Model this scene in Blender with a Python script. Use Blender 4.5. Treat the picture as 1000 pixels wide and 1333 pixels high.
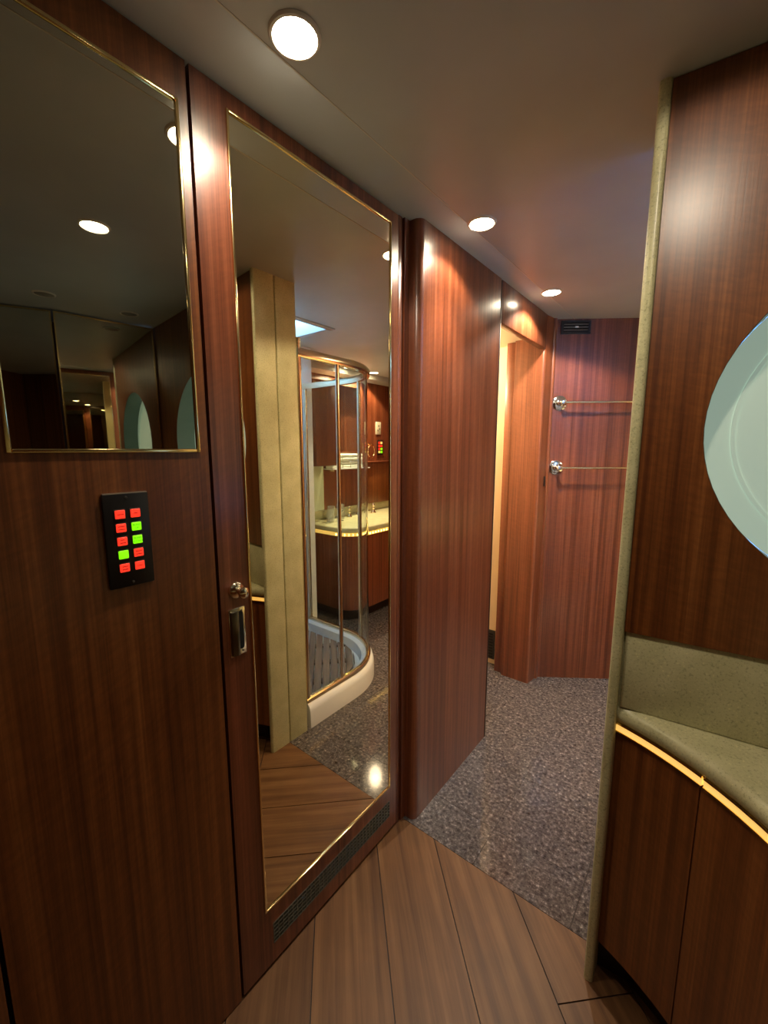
import bpy, bmesh, math, random
from mathutils import Vector, Matrix
random.seed(7)
scene = bpy.context.scene
for o in list(bpy.data.objects): bpy.data.objects.remove(o)
COL = scene.collection
PI = math.pi

# ------------------------------------------------------------------ camera
CAM_H = 1.3626
cam_d = bpy.data.cameras.new('camera'); cam = bpy.data.objects.new('camera', cam_d); COL.objects.link(cam)
cam_d.sensor_fit = 'HORIZONTAL'; cam_d.sensor_width = 36.0; cam_d.lens = 36.0*546.0/1000.0
cam_d.clip_start = 0.01; cam_d.clip_end = 60
cam.location = (0, 0, CAM_H)
cam.rotation_euler = (math.radians(90-8.49), 0, math.radians(38.556))
scene.camera = cam

# ------------------------------------------------------------------ world, exposure
w = bpy.data.worlds.new('world'); scene.world = w; w.use_nodes = True
w.node_tree.nodes['Background'].inputs[0].default_value = (0.35, 0.55, 0.9, 1)
w.node_tree.nodes['Background'].inputs[1].default_value = 0.25
vs = scene.view_settings
vs.view_transform = 'Standard'; vs.look = 'None'; vs.gamma = 1.0; vs.use_curve_mapping = False
vs.exposure = 0.45
scene.cycles.max_bounces = 16; scene.cycles.glossy_bounces = 14; scene.cycles.transmission_bounces = 14
SPOT_W = 10.0
SPOT_COL = (1.0, 0.85, 0.66)

CEIL = 2.05
XL = -0.81          # face of the left wall
XP = -0.765         # face of the proud corridor panel

# ------------------------------------------------------------------ helpers
class MB:
    def __init__(s): s.v = []; s.f = []
    def add(s, vs_, fs):
        b = len(s.v); s.v += [tuple(p) for p in vs_]; s.f += [[b+i for i in f] for f in fs]; return s
    def box(s, x0, x1, y0, y1, z0, z1):
        v = [(x0,y0,z0),(x1,y0,z0),(x1,y1,z0),(x0,y1,z0),(x0,y0,z1),(x1,y0,z1),(x1,y1,z1),(x0,y1,z1)]
        return s.add(v, [(0,3,2,1),(4,5,6,7),(0,1,5,4),(1,2,6,5),(2,3,7,6),(3,0,4,7)])
    def prism(s, poly, z0, z1):
        a = sum(poly[i][0]*poly[(i+1)%len(poly)][1]-poly[(i+1)%len(poly)][0]*poly[i][1] for i in range(len(poly)))
        if a < 0: poly = poly[::-1]
        n = len(poly)
        v = [(x,y,z0) for x,y in poly]+[(x,y,z1) for x,y in poly]
        return s.add(v, [list(range(n))[::-1], list(range(n,2*n))]+[(i,(i+1)%n,n+(i+1)%n,n+i) for i in range(n)])
    def tube(s, path, r, n=12, closed=False):
        P = [Vector(p) for p in path]; m = len(P); rings = []
        up = Vector((0,0,1))
        for i, p in enumerate(P):
            if closed: t = P[(i+1)%m]-P[i-1]
            else: t = P[min(i+1,m-1)]-P[max(i-1,0)]
            t.normalize()
            a = t.cross(up)
            if a.length < 1e-4: a = t.cross(Vector((1,0,0)))
            a.normalize(); b = a.cross(t)
            rr = r[i] if isinstance(r,(list,tuple)) else r
            rings.append([p+a*rr*math.cos(2*PI*k/n)+b*rr*math.sin(2*PI*k/n) for k in range(n)])
        v = [q for R in rings for q in R]; f = []
        for i in range(m if closed else m-1):
            j = (i+1)%m
            for k in range(n): f.append((i*n+k, i*n+(k+1)%n, j*n+(k+1)%n, j*n+k))
        if not closed:
            f.append(list(range(n))); f.append(list(range((m-1)*n, m*n))[::-1])
        return s.add(v, f)
    def lathe(s, prof, org, axis, n=32, sx=1.0, sy=1.0):
        """prof = [(radius, height)...] about axis through org"""
        ax = Vector(axis).normalized(); up = Vector((0,0,1))
        a = ax.cross(up)
        a = Vector((1,0,0)) if a.length < 1e-4 else a.normalized()
        b = ax.cross(a); O = Vector(org)
        v = []; f = []
        for r, hgt in prof:
            for k in range(n):
                v.append(O+ax*hgt+a*(r*sx*math.cos(2*PI*k/n))+b*(r*sy*math.sin(2*PI*k/n)))
        m = len(prof)
        for i in range(m-1):
            for k in range(n): f.append((i*n+k,(i+1)*n+k,(i+1)*n+(k+1)%n,i*n+(k+1)%n))
        if prof[0][0] > 1e-5: f.append(list(range(n)))
        if prof[-1][0] > 1e-5: f.append(list(range((m-1)*n,m*n))[::-1])
        return s.add(v, f)
    def sweep(s, path, prof, closed=False):
        """prof points (offset_normal, z) swept along an xy path; normal = left of travel"""
        m = len(path); N = len(prof); v = []; f = []
        for i in range(m):
            p0 = path[max(i-1,0)]; p1 = path[min(i+1,m-1)]
            tx, ty = p1[0]-p0[0], p1[1]-p0[1]; l = math.hypot(tx,ty); nx, ny = -ty/l, tx/l
            for o, z in prof: v.append((path[i][0]+nx*o, path[i][1]+ny*o, z))
        for i in range(m-1):
            for k in range(N): f.append((i*N+k, i*N+(k+1)%N, (i+1)*N+(k+1)%N, (i+1)*N+k))
        f.append(list(range(N))); f.append(list(range((m-1)*N, m*N))[::-1])
        return s.add(v, f)
    def build(s, name, mat, parent=None, smooth=False, bevel=0.0, seg=2, kind=None, recalc=True):
        v = s.v
        c = Vector(((min(p[0] for p in v)+max(p[0] for p in v))/2,(min(p[1] for p in v)+max(p[1] for p in v))/2,min(p[2] for p in v)))
        me = bpy.data.meshes.new(name)
        me.from_pydata([Vector(p)-c for p in v], [], s.f)
        bm = bmesh.new(); bm.from_mesh(me)
        if recalc: bmesh.ops.recalc_face_normals(bm, faces=bm.faces)
        if bevel > 0:
            bmesh.ops.remove_doubles(bm, verts=bm.verts, dist=1e-6)
            es = [e for e in bm.edges if len(e.link_faces) == 2 and e.calc_face_angle(0) > 0.6]
            bmesh.ops.bevel(bm, geom=es, offset=bevel, segments=seg, profile=0.5, affect='EDGES', clamp_overlap=True)
        bm.to_mesh(me); bm.free()
        if smooth or bevel > 0:
            for p in me.polygons: p.use_smooth = True
            try: me.set_sharp_from_angle(angle=math.radians(38))
            except Exception: pass
        me.materials.append(mat)
        o = bpy.data.objects.new(name, me); COL.objects.link(o)
        o.location = c
        if parent is not None:
            o.parent = parent; o.location = c-wloc(parent)
        if kind: o['kind'] = kind
        return o
def wloc(o):
    l = Vector(o.location)
    while o.parent is not None: o = o.parent; l += Vector(o.location)
    return l
def tag(o, label, cat, group=None, kind=None):
    o['label'] = label; o['category'] = cat
    if group: o['group'] = group
    if kind: o['kind'] = kind
    return o
def empty(name, loc, label=None, cat=None, group=None, kind=None):
    o = bpy.data.objects.new(name, None); COL.objects.link(o); o.location = loc; o.empty_display_size = 0.05
    if label: tag(o, label, cat, group, kind)
    return o
def inst(src, loc, parent=None, mat=None):
    """copy sharing mesh data, at world location"""
    c = src.copy(); COL.objects.link(c); c.parent = parent
    c.location = Vector(loc)-(wloc(parent) if parent else Vector())
    return c
def arc(cx, cy, r, a0, a1, n):
    return [(cx+r*math.cos(math.radians(a0+(a1-a0)*i/n)), cy+r*math.sin(math.radians(a0+(a1-a0)*i/n))) for i in range(n+1)]

# ------------------------------------------------------------------ materials
def newmat(name):
    m = bpy.data.materials.new(name); m.use_nodes = True
    return m, m.node_tree.nodes, m.node_tree.links, m.node_tree.nodes['Principled BSDF']
def plain(name, col, rough=0.5, metal=0.0, spec=0.5, coat=0.0, emit=None, estr=0.0, trans=0.0, ior=1.45):
    m, n, l, b = newmat(name)
    b.inputs['Base Color'].default_value = (*col, 1); b.inputs['Roughness'].default_value = rough
    b.inputs['Metallic'].default_value = metal; b.inputs['Specular IOR Level'].default_value = spec
    b.inputs['Coat Weight'].default_value = coat; b.inputs['IOR'].default_value = ior
    b.inputs['Transmission Weight'].default_value = trans
    if emit: b.inputs['Emission Color'].default_value = (*emit, 1); b.inputs['Emission Strength'].default_value = estr
    return m
def ramp(n, stops):
    r = n.new('ShaderNodeValToRGB'); e = r.color_ramp.elements
    while len(e) < len(stops): e.new(0.5)
    for el, (p, c) in zip(e, stops): el.position = p; el.color = (*c, 1) if len(c) == 3 else c
    return r
def noise(n, l, vec, scale, detail=4, rough=0.55, dist=0.0):
    t = n.new('ShaderNodeTexNoise'); t.inputs['Scale'].default_value = scale; t.inputs['Detail'].default_value = detail
    t.inputs['Roughness'].default_value = rough; t.inputs['Distortion'].default_value = dist
    l.new(vec, t.inputs['Vector']); return t.outputs['Fac']
def mapped(n, l, scale, rot=(0,0,0), src='pos', tex=False):
    mp = n.new('ShaderNodeMapping')
    if tex: mp.vector_type = 'TEXTURE'; scale = tuple(1.0/q for q in scale)
    mp.inputs['Scale'].default_value = scale; mp.inputs['Rotation'].default_value = rot
    if src == 'pos': g = n.new('ShaderNodeNewGeometry'); l.new(g.outputs['Position'], mp.inputs['Vector'])
    else: g = n.new('ShaderNodeTexCoord'); l.new(g.outputs['Object'], mp.inputs['Vector'])
    return mp.outputs['Vector']
def mixc(n, l, a, b, fac, mode='MIX'):
    m = n.new('ShaderNodeMix'); m.data_type = 'RGBA'; m.blend_type = mode
    if isinstance(fac, float): m.inputs['Factor'].default_value = fac
    else: l.new(fac, m.inputs['Factor'])
    for s_, x in ((m.inputs[6], a), (m.inputs[7], b)):
        if isinstance(x, tuple): s_.default_value = (*x, 1)
        else: l.new(x, s_)
    return m.outputs[2]
def wood(name, dark, mid, light, rough=0.32, coat=0.6, fig=0.35, crough=0.24):
    m, n, l, b = newmat(name)
    v1 = mapped(n, l, (46, 46, 0.35))
    f1 = noise(n, l, v1, 1.0, 5, 0.6)
    r1 = ramp(n, [(0.30, dark), (0.5, mid), (0.72, light)]); l.new(f1, r1.inputs[0])
    v2 = mapped(n, l, (240, 240, 3.0)); f2 = noise(n, l, v2, 1.0, 3, 0.6)
    r2 = ramp(n, [(0.32, (0.62,0.58,0.55)), (0.62, (1.12,1.12,1.12))]); l.new(f2, r2.inputs[0])
    c = mixc(n, l, r1.outputs[0], r2.outputs[0], 0.8, 'MULTIPLY')
    v3 = mapped(n, l, (34, 34, 110), (0.5, 0.35, 0), tex=True); f3 = noise(n, l, v3, 1.0, 2, 0.5, 0.6)
    r3 = ramp(n, [(0.36, (0.78,0.76,0.74)), (0.66, (1.1,1.1,1.1))]); l.new(f3, r3.inputs[0])
    c = mixc(n, l, c, r3.outputs[0], fig, 'MULTIPLY')
    l.new(c, b.inputs['Base Color'])
    b.inputs['Roughness'].default_value = rough; b.inputs['Coat Weight'].default_value = coat; b.inputs['Coat Roughness'].default_value = crough
    bp = n.new('ShaderNodeBump'); bp.inputs['Strength'].default_value = 0.05; bp.inputs['Distance'].default_value = 0.002
    l.new(f2, bp.inputs['Height']); l.new(bp.outputs[0], b.inputs['Normal'])
    return m
M = {}
M['wood'] = wood('sapele_veneer', (0.105,0.025,0.009), (0.190,0.052,0.020), (0.285,0.092,0.040))
M['wood_shade_brown'] = wood('sapele_veneer_shade_brown', (0.100,0.026,0.005), (0.190,0.058,0.012), (0.285,0.098,0.024), rough=0.36, coat=0.42, fig=0.6, crough=0.33)  # same sapele as the corridor veneer; different lighting put into the browner colour
M['wood_dark'] = plain('dark_joint', (0.02,0.008,0.005), 0.5)
M['brass'] = plain('polished_brass', (0.92,0.72,0.36), 0.14, 1.0)
M['pale_brass'] = plain('pale_brass_nickel', (0.86,0.76,0.56), 0.16, 1.0)
M['chrome'] = plain('polished_chrome', (0.85,0.83,0.80), 0.12, 1.0)
M['mirror_smoke'] = plain('smoked_mirror', (0.68,0.67,0.56), 0.012, 1.0)
M['mirror_bronze'] = plain('bronze_mirror', (0.82,0.74,0.56), 0.0, 1.0)
M['mirror_clear'] = plain('mirror_silver', (0.72,0.72,0.64), 0.01, 1.0)
M['black'] = plain('black_plastic', (0.012,0.010,0.010), 0.35)
M['black_metal'] = plain('black_painted_metal', (0.05,0.047,0.04), 0.35)
M['dark_void'] = plain('dark_void', (0.004,0.004,0.004), 0.9)
M['white'] = plain('white_gelcoat', (0.82,0.84,0.86), 0.22)
M['cream'] = plain('cream_panel', (0.78,0.62,0.40), 0.5)
M['glass_rim'] = plain('shower_glass', (0.90,0.96,0.94), 0.0, trans=1.0, ior=1.12)
M['led'] = plain('led_gold', (1,0.75,0.3), 0.4, emit=(1.0,0.60,0.15), estr=0.6)
M['led_chip'] = plain('led_chip', (1,0.8,0.4), 0.4, emit=(1.0,0.66,0.16), estr=14.0)
M['red'] = plain('lit_red_key', (0.5,0.02,0.01), 0.4, emit=(1.0,0.035,0.015), estr=0.95)
M['green'] = plain('lit_green_key', (0.2,0.5,0.01), 0.4, emit=(0.22,1.0,0.003), estr=0.85)
M['print_red'] = plain('red_key_print', (0.16,0.005,0.003), 0.6)
M['print_green'] = plain('green_key_print', (0.04,0.16,0.0), 0.6)
M['bulb'] = plain('halogen_bulb', (1,0.9,0.75), 0.4, emit=(1.0,0.86,0.62), estr=40)
M['bulb_off'] = plain('bulb_unlit', (0.25,0.24,0.22), 0.3)
M['sky_pane'] = plain('skylight_pane', (0.5,0.7,1.0), 0.3, emit=(0.22,0.50,1.0), estr=15.0)
M['blind'] = plain('frosted_porthole_blind', (0.62,0.72,0.62), 0.55, emit=(0.60,0.80,0.66), estr=0.26)
M['slit'] = plain('porthole_sky_slit', (0.3,0.5,0.9), 0.4, emit=(0.12,0.40,1.0), estr=6.0)
M['reveal'] = plain('porthole_reveal', (0.20,0.27,0.24), 0.3)
M['ivory'] = plain('ivory_plastic', (0.72,0.66,0.48), 0.4)
M['steel_dull'] = plain('aged_pewter', (0.20,0.19,0.14), 0.3, 1.0)
M['tumbler'] = plain('clear_glass', (0.95,0.97,0.97), 0.03, trans=0.9, ior=1.3)

def stone(name, a, b_, c_, rough=0.35):
    m, n, l, b = newmat(name)
    f1 = noise(n, l, mapped(n, l, (1,1,1)), 14, 4)
    f2 = noise(n, l, mapped(n, l, (1,1,1)), 210, 3, 0.7)
    r1 = ramp(n, [(0.35, a), (0.65, b_)]); l.new(f1, r1.inputs[0])
    r2 = ramp(n, [(0.33, (0.62,0.62,0.60)), (0.45, (1,1,1)), (0.62,(1,1,1)), (0.72, c_)]); l.new(f2, r2.inputs[0])
    l.new(mixc(n, l, r1.outputs[0], r2.outputs[0], 1.0, 'MULTIPLY'), b.inputs['Base Color'])
    b.inputs['Roughness'].default_value = rough
    return m
M['stone'] = stone('beige_green_stone', (0.50,0.475,0.265), (0.59,0.56,0.33), (1.5,1.45,1.35))

def granite():
    m, n, l, b = newmat('grey_granite')
    vec = mapped(n, l, (1,1,1))
    f1 = noise(n, l, vec, 75, 4, 0.75)
    r1 = ramp(n, [(0.34,(0.024,0.020,0.020)),(0.46,(0.072,0.061,0.060)),(0.58,(0.125,0.108,0.104)),(0.70,(0.36,0.32,0.30))]); l.new(f1, r1.inputs[0])
    f2 = noise(n, l, vec, 22, 3, 0.6)
    r2 = ramp(n, [(0.35,(0.75,0.75,0.76)),(0.65,(1.15,1.12,1.1))]); l.new(f2, r2.inputs[0])
    l.new(mixc(n, l, r1.outputs[0], r2.outputs[0], 0.8, 'MULTIPLY'), b.inputs['Base Color'])
    b.inputs['Roughness'].default_value = 0.08
    return m
M['granite'] = granite()
M['grout'] = plain('pale_grout', (0.16,0.14,0.13), 0.8)

def plankmat():
    m, n, l, b = newmat('floor_plank_wood')
    oi = n.new('ShaderNodeObjectInfo')
    vec = mapped(n, l, (1.3, 30, 30), (0,0,math.radians(-45)), tex=True)
    # offset per plank so that neighbours differ
    add = n.new('ShaderNodeVectorMath'); add.operation = 'ADD'; l.new(vec, add.inputs[0])
    sc = n.new('ShaderNodeVectorMath'); sc.operation = 'SCALE'; sc.inputs[0].default_value = (40,17,9); l.new(oi.outputs['Random'], sc.inputs['Scale']); l.new(sc.outputs[0], add.inputs[1])
    f1 = noise(n, l, add.outputs[0], 1.0, 6, 0.6, 0.3)
    r1 = ramp(n, [(0.28,(0.070,0.029,0.011)),(0.5,(0.145,0.066,0.025)),(0.72,(0.22,0.112,0.047))]); l.new(f1, r1.inputs[0])
    r2 = ramp(n, [(0.0,(0.82,0.80,0.78)),(1.0,(1.12,1.1,1.06))]); l.new(oi.outputs['Random'], r2.inputs[0])
    c = mixc(n, l, r1.outputs[0], r2.outputs[0], 1.0, 'MULTIPLY')
    f3 = noise(n, l, mapped(n, l, (1,1,1)), 5, 3); r3 = ramp(n, [(0.3,(0.72,0.74,0.72)),(0.55,(1,1,1))]); l.new(f3, r3.inputs[0])
    l.new(mixc(n, l, c, r3.outputs[0], 0.7, 'MULTIPLY'), b.inputs['Base Color'])
    b.inputs['Roughness'].default_value = 0.45; b.inputs['Specular IOR Level'].default_value = 0.3
    return m
M['plank'] = plankmat()
def ceilmat():
    m, n, l, b = newmat('satin_headliner')
    f = noise(n, l, mapped(n, l, (1,1,1)), 3.0, 3)
    r = ramp(n, [(0.3,(0.455,0.475,0.475)),(0.7,(0.53,0.555,0.555))]); l.new(f, r.inputs[0]); l.new(r.outputs[0], b.inputs['Base Color'])
    b.inputs['Roughness'].default_value = 0.38
    return m
M['ceiling'] = ceilmat()
M['lamp_trim'] = plain('lamp_trim_white', (0.78,0.74,0.66), 0.35)
M['towel'] = plain('white_towel', (0.80,0.84,0.76), 0.9)
M['pale_tile'] = plain('pale_mint_panel', (0.62,0.68,0.50), 0.3)
M['seam'] = plain('seam_strip', (0.66,0.62,0.54), 0.4)
def teak():
    m, n, l, b = newmat('weathered_teak')
    f = noise(n, l, mapped(n, l, (3,60,60), (0,0,math.radians(45)), tex=True), 1.0, 4)
    r = ramp(n, [(0.3,(0.10,0.065,0.045)),(0.7,(0.24,0.165,0.12))]); l.new(f, r.inputs[0]); l.new(r.outputs[0], b.inputs['Base Color'])
    b.inputs['Roughness'].default_value = 0.6
    return m
M['teak'] = teak()

# ------------------------------------------------------------------ floor
def clip(poly, a, b, c):     # keep a*x+b*y<=c
    out = []
    for i in range(len(poly)):
        p, q = poly[i], poly[(i+1)%len(poly)]
        dp, dq = a*p[0]+b*p[1]-c, a*q[0]+b*q[1]-c
        if dp <= 0: out.append(p)
        if (dp < 0 < dq) or (dq < 0 < dp):
            t = dp/(dp-dq); out.append((p[0]+(q[0]-p[0])*t, p[1]+(q[1]-p[1])*t))
    return out
def rectclip(poly, x0, x1, y0, y1):
    for a, b, c in ((-1,0,-x0),(1,0,x1),(0,-1,-y0),(0,1,y1)):
        if len(poly) < 3: return []
        poly = clip(poly, a, b, c)
    ok = []
    for p in poly:
        if not ok or math.hypot(p[0]-ok[-1][0], p[1]-ok[-1][1]) > 1e-4: ok.append(p)
    if len(ok) > 2 and math.hypot(ok[0][0]-ok[-1][0], ok[0][1]-ok[-1][1]) < 1e-4: ok.pop()
    return ok
YT = 1.124
floor = MB().box(-1.95, 1.35, -1.0, 4.0, -0.06, -0.005).build('floor', M['grout'])
tag(floor, 'yacht floor of diagonal wood planks meeting grey granite tiles', 'floor', kind='structure')
MB().box(XL-0.03, 1.25, -0.95, YT, -0.0049, -0.0041).build('underlay', M['wood_dark'], floor)
for k in range(-6, 9):
    s0 = -0.12+0.287*k; s1 = s0+0.287
    off = [-0.72, -0.80, -0.66, -0.76][(k+2) % 4] if k != 3 else -1.125
    for j in range(-4, 5):
        d0 = off+1.35*j; d1 = d0+1.35
        g = 0.0022
        poly = [((s+d)/2, (s-d)/2) for s, d in ((s0+g,d0+g),(s1-g,d0+g),(s1-g,d1-g),(s0+g,d1-g))]
        poly = rectclip(poly, XL-0.03, 1.25, -0.95, YT)
        if len(poly) >= 3: MB().prism(poly, -0.004, 0.0).build('plank', M['plank'], floor)
TX0, TY0, TS = -0.215, 1.295, 0.305
for i in range(-6, 5):
    for j in range(-1, 9):
        g = 0.0007
        x0, y0 = TX0+TS*i, TY0+TS*j
        poly = rectclip([(x0+g,y0+g),(x0+TS-g,y0+g),(x0+TS-g,y0+TS-g),(x0+g,y0+TS-g)], -1.9, 1.1, YT+0.0015, 3.9)
        if len(poly) >= 3: MB().prism(poly, -0.005, 0.0).build('tile', M['granite'], floor)

# ------------------------------------------------------------------ ceiling
ceiling = MB().box(-1.95, 1.35, -1.0, 4.0, CEIL+0.05, CEIL+0.09)
SX0, SX1, SY0, SY1 = 0.21, 0.62, 1.34, 1.79
ceiling = MB().box(-1.95, SX0-0.03, -1.0, 4.0, CEIL+0.012, CEIL+0.05).box(SX1+0.03, 1.35, -1.0, 4.0, CEIL+0.012, CEIL+0.05)\
    .box(SX0-0.03, SX1+0.03, -1.0, SY0-0.03, CEIL+0.012, CEIL+0.05).box(SX0-0.03, SX1+0.03, SY1+0.03, 4.0, CEIL+0.012, CEIL+0.05).build('ceiling', M['ceiling'])
tag(ceiling, 'satin beige-grey headliner ceiling with a long seam and downlights', 'ceiling', kind='structure')
MB().box(-1.95, -0.6775, -1.0, 4.0, CEIL, CEIL+0.012).build('ceiling_panel', M['ceiling'], ceiling, bevel=0.001)
MB().box(-0.6775, -0.6745, -1.0, 4.0, CEIL-0.0008, CEIL+0.012).build('seam_strip', M['seam'], ceiling)
mb = MB()
for a, b, c, d in ((-0.6745,SX0,-1.0,4.0),(SX1,1.35,-1.0,4.0),(SX0,SX1,-1.0,SY0),(SX0,SX1,SY1,4.0)): mb.box(a,b,c,d,CEIL,CEIL+0.012)
mb.build('ceiling_panel', M['ceiling'], ceiling)
# skylight over the shower
sky = empty('window_2', ((SX0+SX1)/2,(SY0+SY1)/2,CEIL), 'square skylight hatch glowing blue in the ceiling above the shower', 'skylight', kind='structure')
mb = MB()
for a, b, c, d in ((SX0-0.025,SX0+0.012,SY0-0.025,SY1+0.025),(SX1-0.012,SX1+0.025,SY0-0.025,SY1+0.025),(SX0+0.012,SX1-0.012,SY0-0.025,SY0+0.012),(SX0+0.012,SX1-0.012,SY1-0.012,SY1+0.025)):
    mb.box(a,b,c,d,CEIL-0.006,CEIL+0.11)
mb.build('hatch_frame', M['ceiling'], sky, bevel=0.003)
MB().box(SX0+0.012,SX1-0.012,SY0+0.012,SY1-0.012,CEIL+0.10,CEIL+0.108).build('pane', M['sky_pane'], sky)
MB().box(0.32,0.34,SY0+0.012,SY1-0.012,CEIL+0.07,CEIL+0.09).build('bar', M['white'], sky)

# ------------------------------------------------------------------ left wall : backing, mirrored panel, tall mirrored door
wl = MB().box(XL-0.10, XL-0.036, -1.0, 1.76, 0, CEIL).build('wall_left', M['wood_dark'])
tag(wl, 'left corridor wall lined with glossy sapele panels and mirrors', 'wall', kind='structure')
MB().box(XL-0.034, XL, -0.95, 0.052, 0.0, CEIL).build('panel', M['wood_shade_brown'], wl, bevel=0.002)

def frame_yz(mb, y0, y1, z0, z1, wd, x0, x1):
    mb.box(x0,x1,y0,y0+wd,z0,z1); mb.box(x0,x1,y1-wd,y1,z0,z1)
    mb.box(x0,x1,y0+wd,y1-wd,z0,z0+wd); mb.box(x0,x1,y0+wd,y1-wd,z1-wd,z1); return mb
def moulding(parent, y0, y1, z0, z1, wd, mat):
    for a in ((y0,y0+wd,z0,z1),(y1-wd,y1,z0,z1),(y0+wd,y1-wd,z0,z0+wd),(y0+wd,y1-wd,z1-wd,z1)):
        MB().box(XL-0.004, XL+0.004, *a).build('moulding', mat, parent, bevel=0.0018)
# narrow panel with the upper mirror
D1 = empty('door_1', (XL-0.017, 0.28, 0), 'dark wood panel door with a small smoked mirror above its keypad', 'door', kind='structure')
y0, y1, my0, my1, mz0, mz1 = 0.058, 0.4475, 0.138, 0.430, 1.357, 1.975
mb = MB().box(XL-0.034,XL,y0,my0,0.004,CEIL-0.004).box(XL-0.034,XL,my1,y1,0.004,CEIL-0.004).box(XL-0.034,XL,my0,my1,0.004,mz0).box(XL-0.034,XL,my0,my1,mz1,CEIL-0.004)
mb.build('leaf', M['wood_shade_brown'], D1)
MB().box(XL-0.02, XL, my0+0.002, my1-0.002, mz0+0.002, mz1-0.002).build('mirror_pane', M['mirror_smoke'], D1)
moulding(D1, my0, my1, mz0, mz1, 0.0065, M['brass'])
# tall mirrored door
D2 = empty('door_2', (XL-0.017, 0.78, 0), 'wood door with a full-height bronze mirror, brass edging and floor vent', 'door', kind='structure')
y0, y1, my0, my1, mz0, mz1 = 0.4545, 1.085, 0.524, 1.049, 0.181, 2.014
mb = MB().box(XL-0.034,XL,y0,my0,0.010,CEIL-0.004).box(XL-0.034,XL,my1,y1,0.010,CEIL-0.004).box(XL-0.034,XL,my0,my1,mz1,CEIL-0.004)
mb.box(XL-0.034,XL,my0,my1,0.128,mz0).box(XL-0.034,XL,my0,my1,0.010,0.064)
mb.build('leaf', M['wood'], D2)
MB().box(XL-0.02, XL, my0+0.002, my1-0.002, mz0+0.002, mz1-0.002).build('mirror_pane', M['mirror_bronze'], D2)
moulding(D2, my0, my1, mz0, mz1, 0.0055, M['brass'])
gy0, gy1, gz0, gz1 = 0.548, 1.047, 0.066, 0.126
MB().box(XL-0.033, XL-0.020, gy0-0.001, my1, 0.064, 0.128).build('vent_backing', M['dark_void'], D2)
mb = MB()
for i in range(6):
    z = gz0+(gz1-gz0)*i/5; mb.box(XL-0.006,XL+0.001,gy0,gy1,z-0.0012,z+0.0012)
for i in range(32):
    y = gy0+(gy1-gy0)*i/31; mb.box(XL-0.006,XL+0.0006,y-0.0015,y+0.0015,gz0,gz1)
mb.build('vent_grille', plain('grille_bronze',(0.10,0.095,0.07),0.35), D2)
MB().box(XL-0.034,XL,my0,gy0-0.001,0.064,0.128).build('grille_end', M['wood'], D2)
MB().box(XL-0.034, XL+0.0, 1.0875, 1.106, 0.0, CEIL).build('panel', M['wood'], wl, bevel=0.0025)
# knob on a rosette
ky, kz = 0.492, 1.056
kn = MB().lathe([(0.0,0.0),(0.0185,0.0),(0.0185,0.003),(0.016,0.0065),(0.011,0.0085),(0.0075,0.010),(0.0065,0.020),(0.0105,0.024),(0.0125,0.029),(0.0115,0.034),(0.007,0.0368),(0.0,0.0372)], (XL,ky,kz), (1,0,0)).build('knob', M['pale_brass'], D2, smooth=True)
# flush pull : bent plate with a dark finger slot
py0, py1, pz0, pz1 = 0.470, 0.510, 0.905, 1.015
MB().box(XL-0.001, XL+0.0025, py0, py1, pz0, pz1).build('pull_plate', M['pale_brass'], D2, bevel=0.001)
pp = D2.children[-1]
MB().prism([(XL+0.0025,py0+0.001),(XL+0.0025,py0+0.020),(XL+0.012,py0+0.019),(XL+0.013,py0+0.012),(XL+0.009,py0+0.003)], pz0+0.004, pz1-0.004).build('pull_grip', M['steel_dull'], pp, bevel=0.001)
mb = MB(); sl = []
for a in range(0, 181, 15): sl.append((0.0065*math.cos(math.radians(a)), 0.0065*math.sin(math.radians(a))))
pts = [(p[0], 0.038+p[1]) for p in sl]+[(-p[0], -0.038-p[1]) for p in sl]
zc, yc = (pz0+pz1)/2+0.002, py0+0.028
n_ = len(pts)
mb.add([(XL+0.0026,yc+a,zc+b) for a,b in pts]+[(XL+0.0034,yc+a,zc+b) for a,b in pts], [list(range(n_))[::-1], list(range(n_,2*n_))]+[(i,(i+1)%n_,n_+(i+1)%n_,n_+i) for i in range(n_)])
mb.build('finger_slot', M['dark_void'], pp)
for zz in (pz1-0.008, pz0+0.008):
    MB().lathe([(0.0,0.0),(0.0028,0.0),(0.0022,0.0012),(0.0,0.0014)], (XL+0.0025, py1-0.009, zz), (1,0,0), 10).build('screw', M['steel_dull'], pp, smooth=True)

# ------------------------------------------------------------------ proud corridor panel with rounded edge, doorway, end wall
poly = [(XL-0.10,1.112),(-0.800,1.112)]+[(-0.800,1.135),(-0.797,1.137)]+arc(-0.788,1.160,0.023,-90,0,8)+[(XP,1.735)]+arc(XP-0.012,1.735,0.012,0,90,4)+[(XL-0.10,1.747)]
poly = [(XL-0.10,1.112),(-0.806,1.112),(-0.806,1.137)]+arc(XP-0.024,1.161,0.024,-90,0,8)+[(XP,1.728),(XL-0.10,1.728)]
cp = MB().prism(poly, 0, CEIL).build('wall_corridor', M['wood'], smooth=True)
tag(cp, 'glossy reddish sapele wall panel with a rounded front edge beside the doorway', 'wall', kind='structure')
MB().box(XP-0.05, XP+0.0015, 1.7285, 1.738, 0, CEIL-0.004).build('edge_strip', M['wood_dark'], cp, bevel=0.002)
# header over the opening
hd = MB().box(XP-0.035, XP, 1.739, 2.3145, 1.883, CEIL).build('trim_1', M['wood'], bevel=0.003)
tag(hd, 'sapele header board above the open cream-lit doorway', 'trim', kind='structure')
MB().box(XP-0.085, XP-0.038, 1.739, 2.314, 1.935, CEIL).build('door_track', M['black_metal'], hd)
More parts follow.
